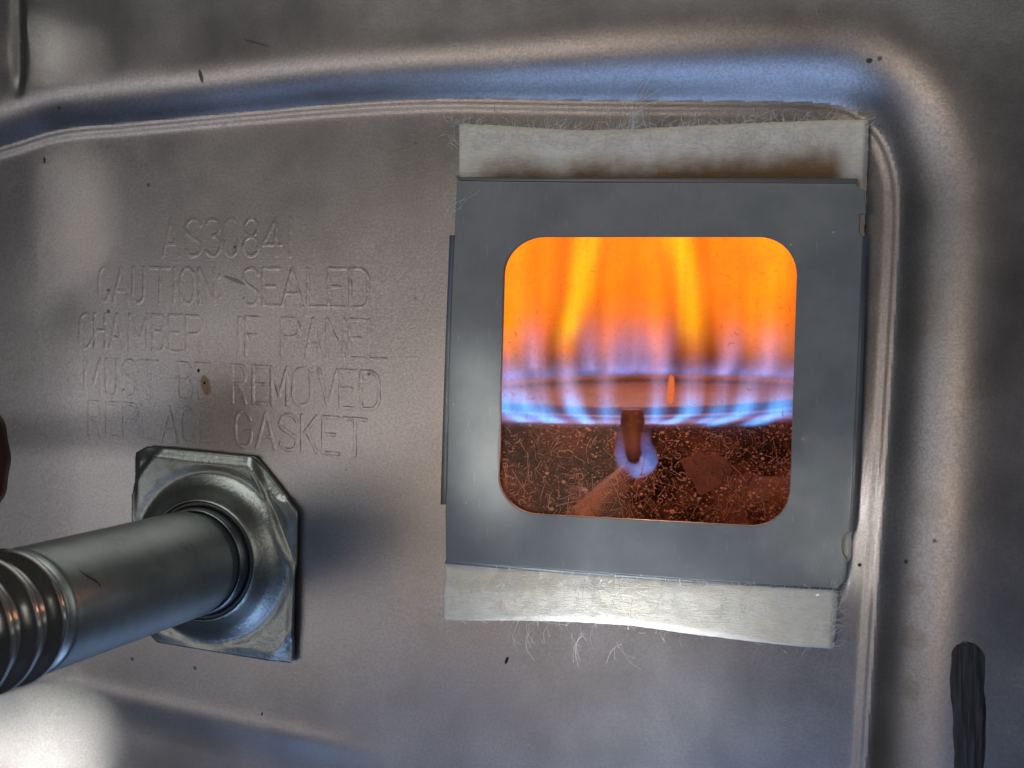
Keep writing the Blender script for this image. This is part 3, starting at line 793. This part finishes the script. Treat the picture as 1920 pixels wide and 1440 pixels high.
BX = BC[0]; BY = 0.13; BZ = (bz_front + bz_rear) / 2; TLT = (bz_rear - bz_front) / (2 * BR)
ch = thing('combustion_chamber', (BX, 0.13, BZ - 0.06), 'round rusty steel combustion chamber wall behind the window flames', 'chamber')
CV = []; CFc = []; nn = 72
ring = [(0.124, BZ - 0.055), (0.126, BZ + 0.14)]
for r, z in ring:
    for i in range(nn):
        t = 2 * math.pi * i / nn; CV.append((BX + r * math.cos(t), max(0.0045, BY + r * math.sin(t)), z))
for j in range(nn): CFc.append((j, nn + j, nn + (j + 1) % nn, (j + 1) % nn))
# keep the wall clear of the window (front part is the panel itself)
CFc = [q for q in CFc if not all(CV[i][1] < 0.02 and abs(CV[i][0] - cxw) < 0.05 for i in q)]
mesh('chamber_wall', CV, CFc, rust, ch)
mesh('chamber_roof', [(BX + .128 * math.cos(2 * math.pi * i / nn), max(0.004, BY + .128 * math.sin(2 * math.pi * i / nn)), BZ + .14) for i in range(nn)], [tuple(range(nn))], rust, ch, False)
mesh('chamber_floor', [(BX + .128 * math.cos(2 * math.pi * i / nn), max(0.004, BY + .128 * math.sin(2 * math.pi * i / nn)), BZ - .052) for i in range(nn)], [tuple(range(nn - 1, -1, -1))], soot, ch, False)
hw_ = 0.129
mesh('chamber_front', [(BX - hw_, .0042, BZ - .056), (HOLE[0], .0042, BZ - .056), (HOLE[0], .0042, BZ + .142), (BX - hw_, .0042, BZ + .142),
      (HOLE[1], .0042, BZ - .056), (BX + hw_, .0042, BZ - .056), (BX + hw_, .0042, BZ + .142), (HOLE[1], .0042, BZ + .142),
      (HOLE[0], .0042, HOLE[2]), (HOLE[1], .0042, HOLE[2]), (HOLE[0], .0042, HOLE[3]), (HOLE[1], .0042, HOLE[3])],
      [(0, 1, 2, 3), (4, 5, 6, 7), (1, 4, 9, 8), (10, 11, 7, 2)], rust, ch, False)
# round burner
k = NT('burner_steel'); n2 = k.noise(90, 6, .7)
k.pbr(k.mix(k.n_map(n2, .3, .7, 0, 1), (0.12, 0.085, 0.085), (0.22, 0.15, 0.15)), 0.7, 0.2, k.bump(k.noise(500, 4), .3, .0004))
burner_mat = k.m
bn = thing('gas_burner', (BX, BY, BZ), 'round rusty gas burner head ringed by blue flames behind the window', 'burner')
def burn_pt(r, t, dz): return (BX + r * math.cos(t), BY + r * math.sin(t), BZ + r * math.sin(t) * TLT + dz)
bprof = [(0.0, 0.0012), (0.02, 0.001), (0.045, 0.0), (0.058, -0.0012), (0.064, -0.0004), (0.070, 0.0), (BR, -0.0008), (BR + .0005, -0.003), (BR - .002, -.0075), (BR - .010, -.0105), (0.03, -.016)]
BVv = [burn_pt(r, 2 * math.pi * i / 96, dz) for r, dz in bprof for i in range(96)]
BFf = [(i * 96 + j, i * 96 + (j + 1) % 96, (i + 1) * 96 + (j + 1) % 96, (i + 1) * 96 + j) for i in range(len(bprof) - 1) for j in range(96)]
mesh('burner_head', BVv, BFf[:4 * 96], burner_mat, bn)
mesh('burner_skirt', BVv, BFf[4 * 96:], soot, bn)
pv_ = [burn_pt(0.052 + .007 * (i % 2), 2 * math.pi * i / 48, .0004) for i in range(48)]
mesh('burner_stem', *tube([(BX, BY, BZ - .012), (BX, BY, BZ - .052)], .016, 32), soot, bn)
mesh('raised_band', *tube([burn_pt(0.050, 2 * math.pi * i / 64, .0012) for i in range(65)], .0011, 10, False), burner_mat, bn)

# pilot: hood post, diagonal gas line, bracket and cross pipe
HP = -0.050
def ph(u, v, y): return pix(u, v, -y)
pl = thing('pilot_burner', ph(1190, 890, 0.052), 'small pilot burner post with diagonal brown gas line in front of the main burner', 'pilot burner')
mesh('pilot_hood', *tube([ph(1187, 866, .052), ph(1187, 846, .052), ph(1187, 830, .052), ph(1186, 790, .052), ph(1186, 768, .052)], [.0012, .0020, .0024, .0027, .0024], 20), copper, pl)
mesh('pilot_line', *tube([ph(1195, 880, .052), ph(1170, 895, .048), ph(1130, 930, .040), ph(1090, 968, .034), ph(1030, 1030, .026)], [.0022, .0024, .0026, .0026, .0026], 16), copper, pl)
mesh('bracket', *tube([ph(1190, 892, .054), ph(1190, 905, .050), ph(1194, 920, .048)], [.0048, .0036, .0006], 16), copper, pl)
cp = thing('cross_pipe', ph(1420, 930, 0.06), 'brown copper pipe crossing low at the right behind the window pane', 'pipe')
mesh('pipe_run', *tube([ph(1335, 925, .064), ph(1345, 924, .064), ph(1420, 927, .062), ph(1560, 934, .06)], [.0022, .0040, .0042, .0042], 20), copper, cp)
mesh('pipe_collar', *tube([ph(1400, 926, .063), ph(1416, 927, .0625)], .0049, 20), copper, cp)
o = thing('side_bracket', ph(940, 900, 0.03), 'narrow orange brown upright bracket at the left edge of the window pane', 'bracket')
mesh('upright_strip', *tube([ph(940, 1000, .02), ph(941, 930, .02), ph(941, 862, .02)], .0012, 10), copper, o)
mesh('strip_cap', *tube([ph(942, 866, .02), ph(942, 861, .02)], .0014, 10), copper, o)
k = NT('bright_bolt'); k.pbr((0.55, 0.57, 0.62), .25, .9, k.bump(k.noise(400, 3), .2, .0003))
bp = ph(1082, 920, .045)
bo = thing('hex_bolt', bp, 'small pale steel bolt head low in the window beside the diagonal line', 'bolt')
mesh('bolt_head', *tube([(bp[0], bp[1], bp[2] - .0016), (bp[0], bp[1], bp[2]), (bp[0], bp[1] + .0002, bp[2] + .0008)], [.0028, .0028, .0018], 6), k.m, bo, False)
mesh('washer', *tube([(bp[0], bp[1], bp[2] - .0022), (bp[0], bp[1], bp[2] - .0016)], .0036, 24), k.m, bo, False)

# ------------------------------------------------------------------ flames
def flame(name, path_px, y0, w0, w1, cols, inten, label, cat='flame', group=None, base_w=None, gain=1.0):
    """one flame: a soft glowing gas column following its own bent axis; colour and strength change with height"""
    P = [ph(u, v, y0) for u, v in path_px]
    P = sorted(P, key=lambda p: p[2]); b = P[0]; Hh = P[-1][2] - b[2]
    zs = np.array([(p[2] - b[2]) / Hh for p in P]); xs = np.array([p[0] - b[0] for p in P])
    k = NT(name + '_gas')
    sp = k.n('ShaderNodeSeparateXYZ'); k.link(k.obj(), sp.inputs[0])
    zn = k.math('DIVIDE', sp.outputs[2], Hh, clamp=True)
    lo_, hi_ = xs.min() - 1e-4, xs.max() + 1e-4
    zz = np.linspace(0, 1, 16); P2 = catmull(np.stack([zs, xs], 1), 10); xc = np.interp(zz, P2[:, 0], P2[:, 1])
    lo_ = xc.min() - 1e-4; hi_ = xc.max() + 1e-4
    r_ = k.ramp(zn, [(a, (b_ - lo_) / (hi_ - lo_)) for a, b_ in zip(zz, xc)])
    cx = k.math('ADD', k.math('MULTIPLY', r_, hi_ - lo_), lo_)
    wob_ = k.noise(1, 2, .5, k.mapv((18, 18, 75), loc=(b[0] * 37, 0, 0)))
    cx = k.math('ADD', cx, k.math('MULTIPLY', k.math('MULTIPLY', k.math('SUBTRACT', wob_, .5), .0055), zn))
    wz = k.math('ADD', k.math('MULTIPLY', k.math('POWER', zn, 0.8), w1 - w0), w0)
    dx = k.math('DIVIDE', k.math('SUBTRACT', sp.outputs[0], cx), wz); dy = k.math('DIVIDE', sp.outputs[1], wz)
    g = k.math('POWER', 2.71828, k.math('MULTIPLY', k.math('ADD', k.math('MULTIPLY', dx, dx), k.math('MULTIPLY', dy, dy)), -1))
    g = k.math('MULTIPLY', k.math('SUBTRACT', g, 0.05), 1.0, clamp=True)
    e = k.math('MULTIPLY', k.ramp(zn, inten), k.math('DIVIDE', g, k.math('MULTIPLY', wz, 1.77)))
    nz_ = k.noise(1, 3, .55, k.mapv((430, 430, 26), loc=(b[0] * 91, 0, 0)), .6)
    e = k.math('MULTIPLY', e, k.n_map(nz_, .25, .75, .4, 1.6))
    em = k.n('ShaderNodeEmission'); k.link(k.ramp(zn, cols), em.inputs[0]); k.link(k.math('MULTIPLY', e, gain), em.inputs[1])
    k.link(em.outputs[0], k.out.inputs['Volume'])
    k.m.cycles.volume_step_rate = 0.12
    zt_ = np.linspace(0, 1, 24); xt = np.interp(zt_, P2[:, 0], P2[:, 1]); wt = w0 + (w1 - w0) * zt_ ** .8
    pts = [(b[0] + x, b[1], b[2] + z * Hh) for x, z in zip(xt, zt_)]
    V = []; Fc = []; n = 20
    for p, w__ in zip(pts, wt):
        for i in range(n): V.append((p[0] + 1.75 * w__ * math.cos(2 * math.pi * i / n), p[1] + 1.75 * w__ * math.sin(2 * math.pi * i / n), p[2]))
    for j in range(len(pts) - 1):
        for i in range(n): Fc.append((j * n + i, j * n + (i + 1) % n, (j + 1) * n + (i + 1) % n, (j + 1) * n + i))
    Fc += [tuple(range(n - 1, -1, -1)), tuple((len(pts) - 1) * n + i for i in range(n))]
    o = mesh(name, V, Fc, k.m, None, True, loc=b)
    return tag(o, label, cat, group)
BL = (0.06, 0.35, 1.0); LI = (0.62, 0.38, 0.62); PK = (1.0, 0.30, 0.11); OR = (1.0, 0.19, 0.002); YE = (1.0, 0.60, 0.008)
FG = 'blue based flames along the front of the burner'
def cols(yellow=0.5):
    Y = tuple(a + (b - a) * yellow ** 1.5 for a, b in zip(OR, YE))
    return [(0, BL), (.12, (0.10, 0.40, 1.0)), (.18, (0.42, 0.42, 0.9)), (.27, LI), (.36, PK), (.48, Y), (.80, Y), (1, Y)]
IN = [(0, .0), (.02, 1.7), (.12, 1.35), (.18, .6), (.30, .45), (.45, .6), (.75, .7), (1, .8)]
INy = [(0, .0), (.02, 1.7), (.12, 1.35), (.18, .6), (.30, .5), (.45, .8), (.75, .75), (1, .85)]
FY = 0.064; INt = [(0, .0), (.02, .9), (.10, .75), (.18, .35), (.30, .30), (.45, .45), (.75, .45), (1, .5)]
flame('burner_flame', [(995, 797), (962, 785), (945, 760), (932, 700), (925, 560), (925, 400)], FY, .0021, .0075, cols(.12), IN, 'leftmost blue based flame leaning out past the left edge of the window', group=FG)
flame('burner_flame', [(1052, 800), (1015, 786), (985, 762), (968, 710), (962, 640), (958, 520), (955, 400)], FY, .0021, .0065, cols(.3), INy, 'flame bending left to a yellow patch at the left edge of the window', group=FG)
flame('burner_flame', [(1112, 802), (1090, 788), (1075, 762), (1063, 700), (1064, 640), (1082, 560), (1097, 480), (1102, 400)], FY, .0019, .0034, cols(1), INy, 'tall yellow flame left of the pilot, its blue foot bent right', group=FG, gain=1.1)
flame('burner_flame', [(1238, 801), (1275, 797), (1294, 775), (1299, 720), (1300, 640), (1292, 560), (1278, 480), (1272, 400)], FY, .0019, .0034, cols(1), INy, 'straight flame right of the pilot with a bright yellow top', group=FG)
flame('burner_flame', [(1325, 801), (1368, 795), (1392, 772), (1410, 725), (1420, 660), (1428, 560), (1440, 400)], FY, .0021, .0062, cols(.3), INy, 'flame curving right with a wide orange body near the right side', group=FG)
flame('burner_flame', [(1400, 801), (1438, 795), (1462, 765), (1478, 700), (1488, 620), (1494, 520), (1498, 400)], FY, .0022, .0070, cols(.12), IN, 'rightmost flame with a pinkish foot against the right edge of the window', group=FG)
for pth, lab in (([(1138, 806), (1139, 780), (1136, 720), (1138, 640), (1150, 540), (1156, 400)], 'thin lilac flame just left of the pilot post'),
                 ([(1222, 806), (1230, 780), (1234, 720), (1232, 640), (1224, 540), (1218, 400)], 'thin lilac flame just right of the pilot post'),
                 ([(1078, 806), (1040, 790), (1020, 765), (1012, 700), (1018, 620), (1030, 520), (1034, 400)], 'thin orange flame between the two left yellow flames'),
                 ([(1290, 806), (1325, 796), (1346, 772), (1356, 710), (1360, 620), (1352, 520), (1350, 400)], 'thin orange flame between the straight right flame and the wide right one')):
    flame('burner_flame', pth, FY + .004, .0017, .0030, cols(.1), INt, lab, group=FG)
RG = 'small pale flames along the back of the burner'
RY = 0.185
INr = [(0, 0), (.04, .62), (.14, .5), (.30, .34), (.6, .32), (1, .38)]
def rcols(): return [(0, (0.45, 0.40, 0.95)), (.2, (0.55, 0.36, 0.72)), (.38, (0.9, .22, .07)), (.5, OR), (1, OR)]
for (u, lean, lab, dv) in ((1003, -6, 'pale lilac back flame left of the tall yellow flame', -8), (1108, -3, 'pale lilac back flame just right of the tall yellow flame', -4), (1152, -2, 'pale bluish back flame left of the pilot post', 0), (1182, 0, 'pale bluish back flame directly above the pilot post', 0),
                      (1210, 1, 'pale bluish back flame close right of the pilot post', 0), (1241, 2, 'pale bluish back flame beside the straight right flame', 0), (1345, 30, 'leaning lilac back flame between the two right flames', 6), (1432, 16, 'pale lilac back flame near the right edge of the window', 4)):
    flame('back_flame', [(u, 706 + dv), (u + lean * .6, 680 + dv), (u + lean, 640 + dv), (u + lean * 1.1, 540), (u + lean * 1.2, 400)], RY, .0026, .0075, rcols(), INr, lab, group=RG)
# blue flame sheet hugging the burner rim
k = NT('rim_flame_gas')
sp = k.n('ShaderNodeSeparateXYZ'); k.link(k.obj(), sp.inputs[0])
rho = k.math('SQRT', k.math('ADD', k.math('MULTIPLY', sp.outputs[0], sp.outputs[0]), k.math('MULTIPLY', sp.outputs[1], sp.outputs[1])))
zl = k.math('SUBTRACT', sp.outputs[2], k.math('MULTIPLY', sp.outputs[1], TLT))
dr_ = k.math('DIVIDE', k.math('SUBTRACT', rho, BR - .0005), .0035)
dz_ = k.math('DIVIDE', zl, .0034); k_up = k.n_map(zl, -.0002, .0012, 0, 1)
g = k.math('MULTIPLY', k.math('POWER', 2.71828, k.math('MULTIPLY', k.math('MULTIPLY', dr_, dr_), -1)), k.math('POWER', 2.71828, k.math('MULTIPLY', k.math('MULTIPLY', dz_, dz_), -1)))
g = k.math('MULTIPLY', k.math('MULTIPLY', g, k_up), k.n_map(k.noise(220, 3), .3, .7, .35, 1.3))
em = k.n('ShaderNodeEmission'); em.inputs[0].default_value = (0.14, 0.30, 1.0, 1)
k.link(k.math('MULTIPLY', g, 80), em.inputs[1]); k.link(em.outputs[0], k.out.inputs['Volume']); k.m.cycles.volume_step_rate = .08
RV = []; RF = []; nn = 96
for i in range(nn):
    t = 2 * math.pi * i / nn
    for r, dz in ((BR - .008, -.0005), (BR + .005, -.0008), (BR + .005, .008), (BR - .008, .008)): RV.append(burn_pt(r, t, dz))
for i in range(nn):
    j = (i + 1) % nn
    for q in range(4): RF.append((i * 4 + q, j * 4 + q, j * 4 + (q + 1) % 4, i * 4 + (q + 1) % 4))
o = mesh('rim_flame', RV, RF, k.m, None, True, loc=(BX, BY, BZ)); tag(o, 'low blue sheet of flame hugging the rim of the round burner', 'flame')
# pilot flame: U-shaped blue flame round the pilot post
k = NT('pilot_flame_gas')
em = k.n('ShaderNodeEmission')
sp = k.n('ShaderNodeSeparateXYZ'); k.link(k.obj(), sp.inputs[0])
zn = k.n_map(sp.outputs[2], 0.0, 0.011, 0, 1)
k.link(k.ramp(zn, [(0, (.16, .36, 1)), (.4, (.2, .3, 1)), (.75, (.42, .3, .85)), (1, (.6, .36, .6))]), em.inputs[0])
k.link(k.math('MULTIPLY', k.ramp(zn, [(0, 1), (.3, .85), (.6, .5), (.85, .3), (1, 0)]), k.math('MULTIPLY', k.n_map(k.noise(350, 3), .3, .7, .6, 1.3), 190)), em.inputs[1])
k.link(em.outputs[0], k.out.inputs['Volume']); k.m.cycles.volume_step_rate = .15
py_ = .047
upts = [(1158, 800), (1162, 830), (1163, 852), (1170, 872), (1186, 882), (1202, 881), (1214, 870), (1217, 852), (1211, 830), (1213, 808), (1222, 792)]
UP = catmull([ph(u, v, py_) for u, v in upts], 5)
rr = np.interp(np.linspace(0, 1, len(UP)), [0, .15, .4, .5, .65, .8, 1], [.0008, .0012, .0016, .0018, .0021, .0013, .0008])
Vt, Ft = tube(UP, rr, 14)
b0 = ph(1190, 886, py_)
o = mesh('pilot_flame', [tuple(p) for p in Vt], Ft, k.m, None, True, loc=b0); tag(o, 'small blue U shaped pilot flame wrapped round the pilot post', 'flame')
# glowing hot ignition tip seen left of the straight right flame
k = NT('hot_wire'); em = k.n('ShaderNodeEmission'); em.inputs[0].default_value = (1, .22, .07, 1); em.inputs[1].default_value = .85; k.link(em.outputs[0], k.out.inputs[0])
ig = thing('hot_igniter', ph(1257, 775, .056), 'short glowing orange igniter tip standing before the burner, left of straight right flame', 'igniter')
mesh('glowing_tip', *tube([ph(1257, 756, .056), ph(1257, 750, .056), ph(1258, 730, .056), ph(1259, 710, .056), ph(1259, 704, .056)], [.0003, .0007, .0008, .0006, .0003], 10), k.m, ig)
# orange plume filling the upper chamber
k = NT('plume_gas')
sp = k.n('ShaderNodeSeparateXYZ'); k.link(k.obj(), sp.inputs[0])
hz_ = k.n_map(sp.outputs[2], 0.004, 0.034, 0, 1)
st_n = k.noise(1, 4, .6, k.mapv((130, 130, 11)), .8)
sidex = k.n_map(k.math('ABSOLUTE', k.math('ADD', sp.outputs[0], .004)), .004, .030, .70, 1.0)
em = k.n('ShaderNodeEmission'); em.inputs[0].default_value = (1, .185, .003, 1)
rp_ = k.math('SQRT', k.math('ADD', k.math('MULTIPLY', sp.outputs[0], sp.outputs[0]), k.math('MULTIPLY', sp.outputs[1], sp.outputs[1])))
hz_ = k.math('MULTIPLY', hz_, k.n_map(rp_, .045, .066, 1, 0))
k.link(k.math('MULTIPLY', k.math('MULTIPLY', hz_, sidex), k.math('MULTIPLY', k.n_map(st_n, .3, .7, .35, 1.5), 12.0)), em.inputs[1])
k.link(em.outputs[0], k.out.inputs['Volume']); k.m.cycles.volume_step_rate = .35
PVv = [burn_pt(.066, 2 * math.pi * i / 48, .010) for i in range(48)] + [(BX + .066 * math.cos(2 * math.pi * i / 48), BY + .066 * math.sin(2 * math.pi * i / 48), BZ + .13) for i in range(48)]
PF = [(i, (i + 1) % 48, 48 + (i + 1) % 48, 48 + i) for i in range(48)] + [tuple(range(47, -1, -1)), tuple(range(48, 96))]
o = mesh('flame_plume', PVv, PF, k.m, None, True, loc=(BX, BY, BZ)); tag(o, 'broad hazy orange flame plume filling the upper half of the window', 'flame')
# light given off by the flames
def plamp(name, loc, e, c, r):
    l = bpy.data.lights.new(name, 'POINT'); l.energy = e; l.color = c; l.shadow_soft_size = r
    o = bpy.data.objects.new(name, l); COL.objects.link(o); o.location = loc
plamp('main_flame_light', (BX, BY - .01, BZ + .055), .20, (1, .54, .42), .02)
plamp('front_flame_light', tuple(ph(1260, 740, .030)), .006, (1, .46, .28), .006)
plamp('pilot_flame_light', tuple(ph(1225, 835, .022)), .0125, (1, .46, .28), .005)
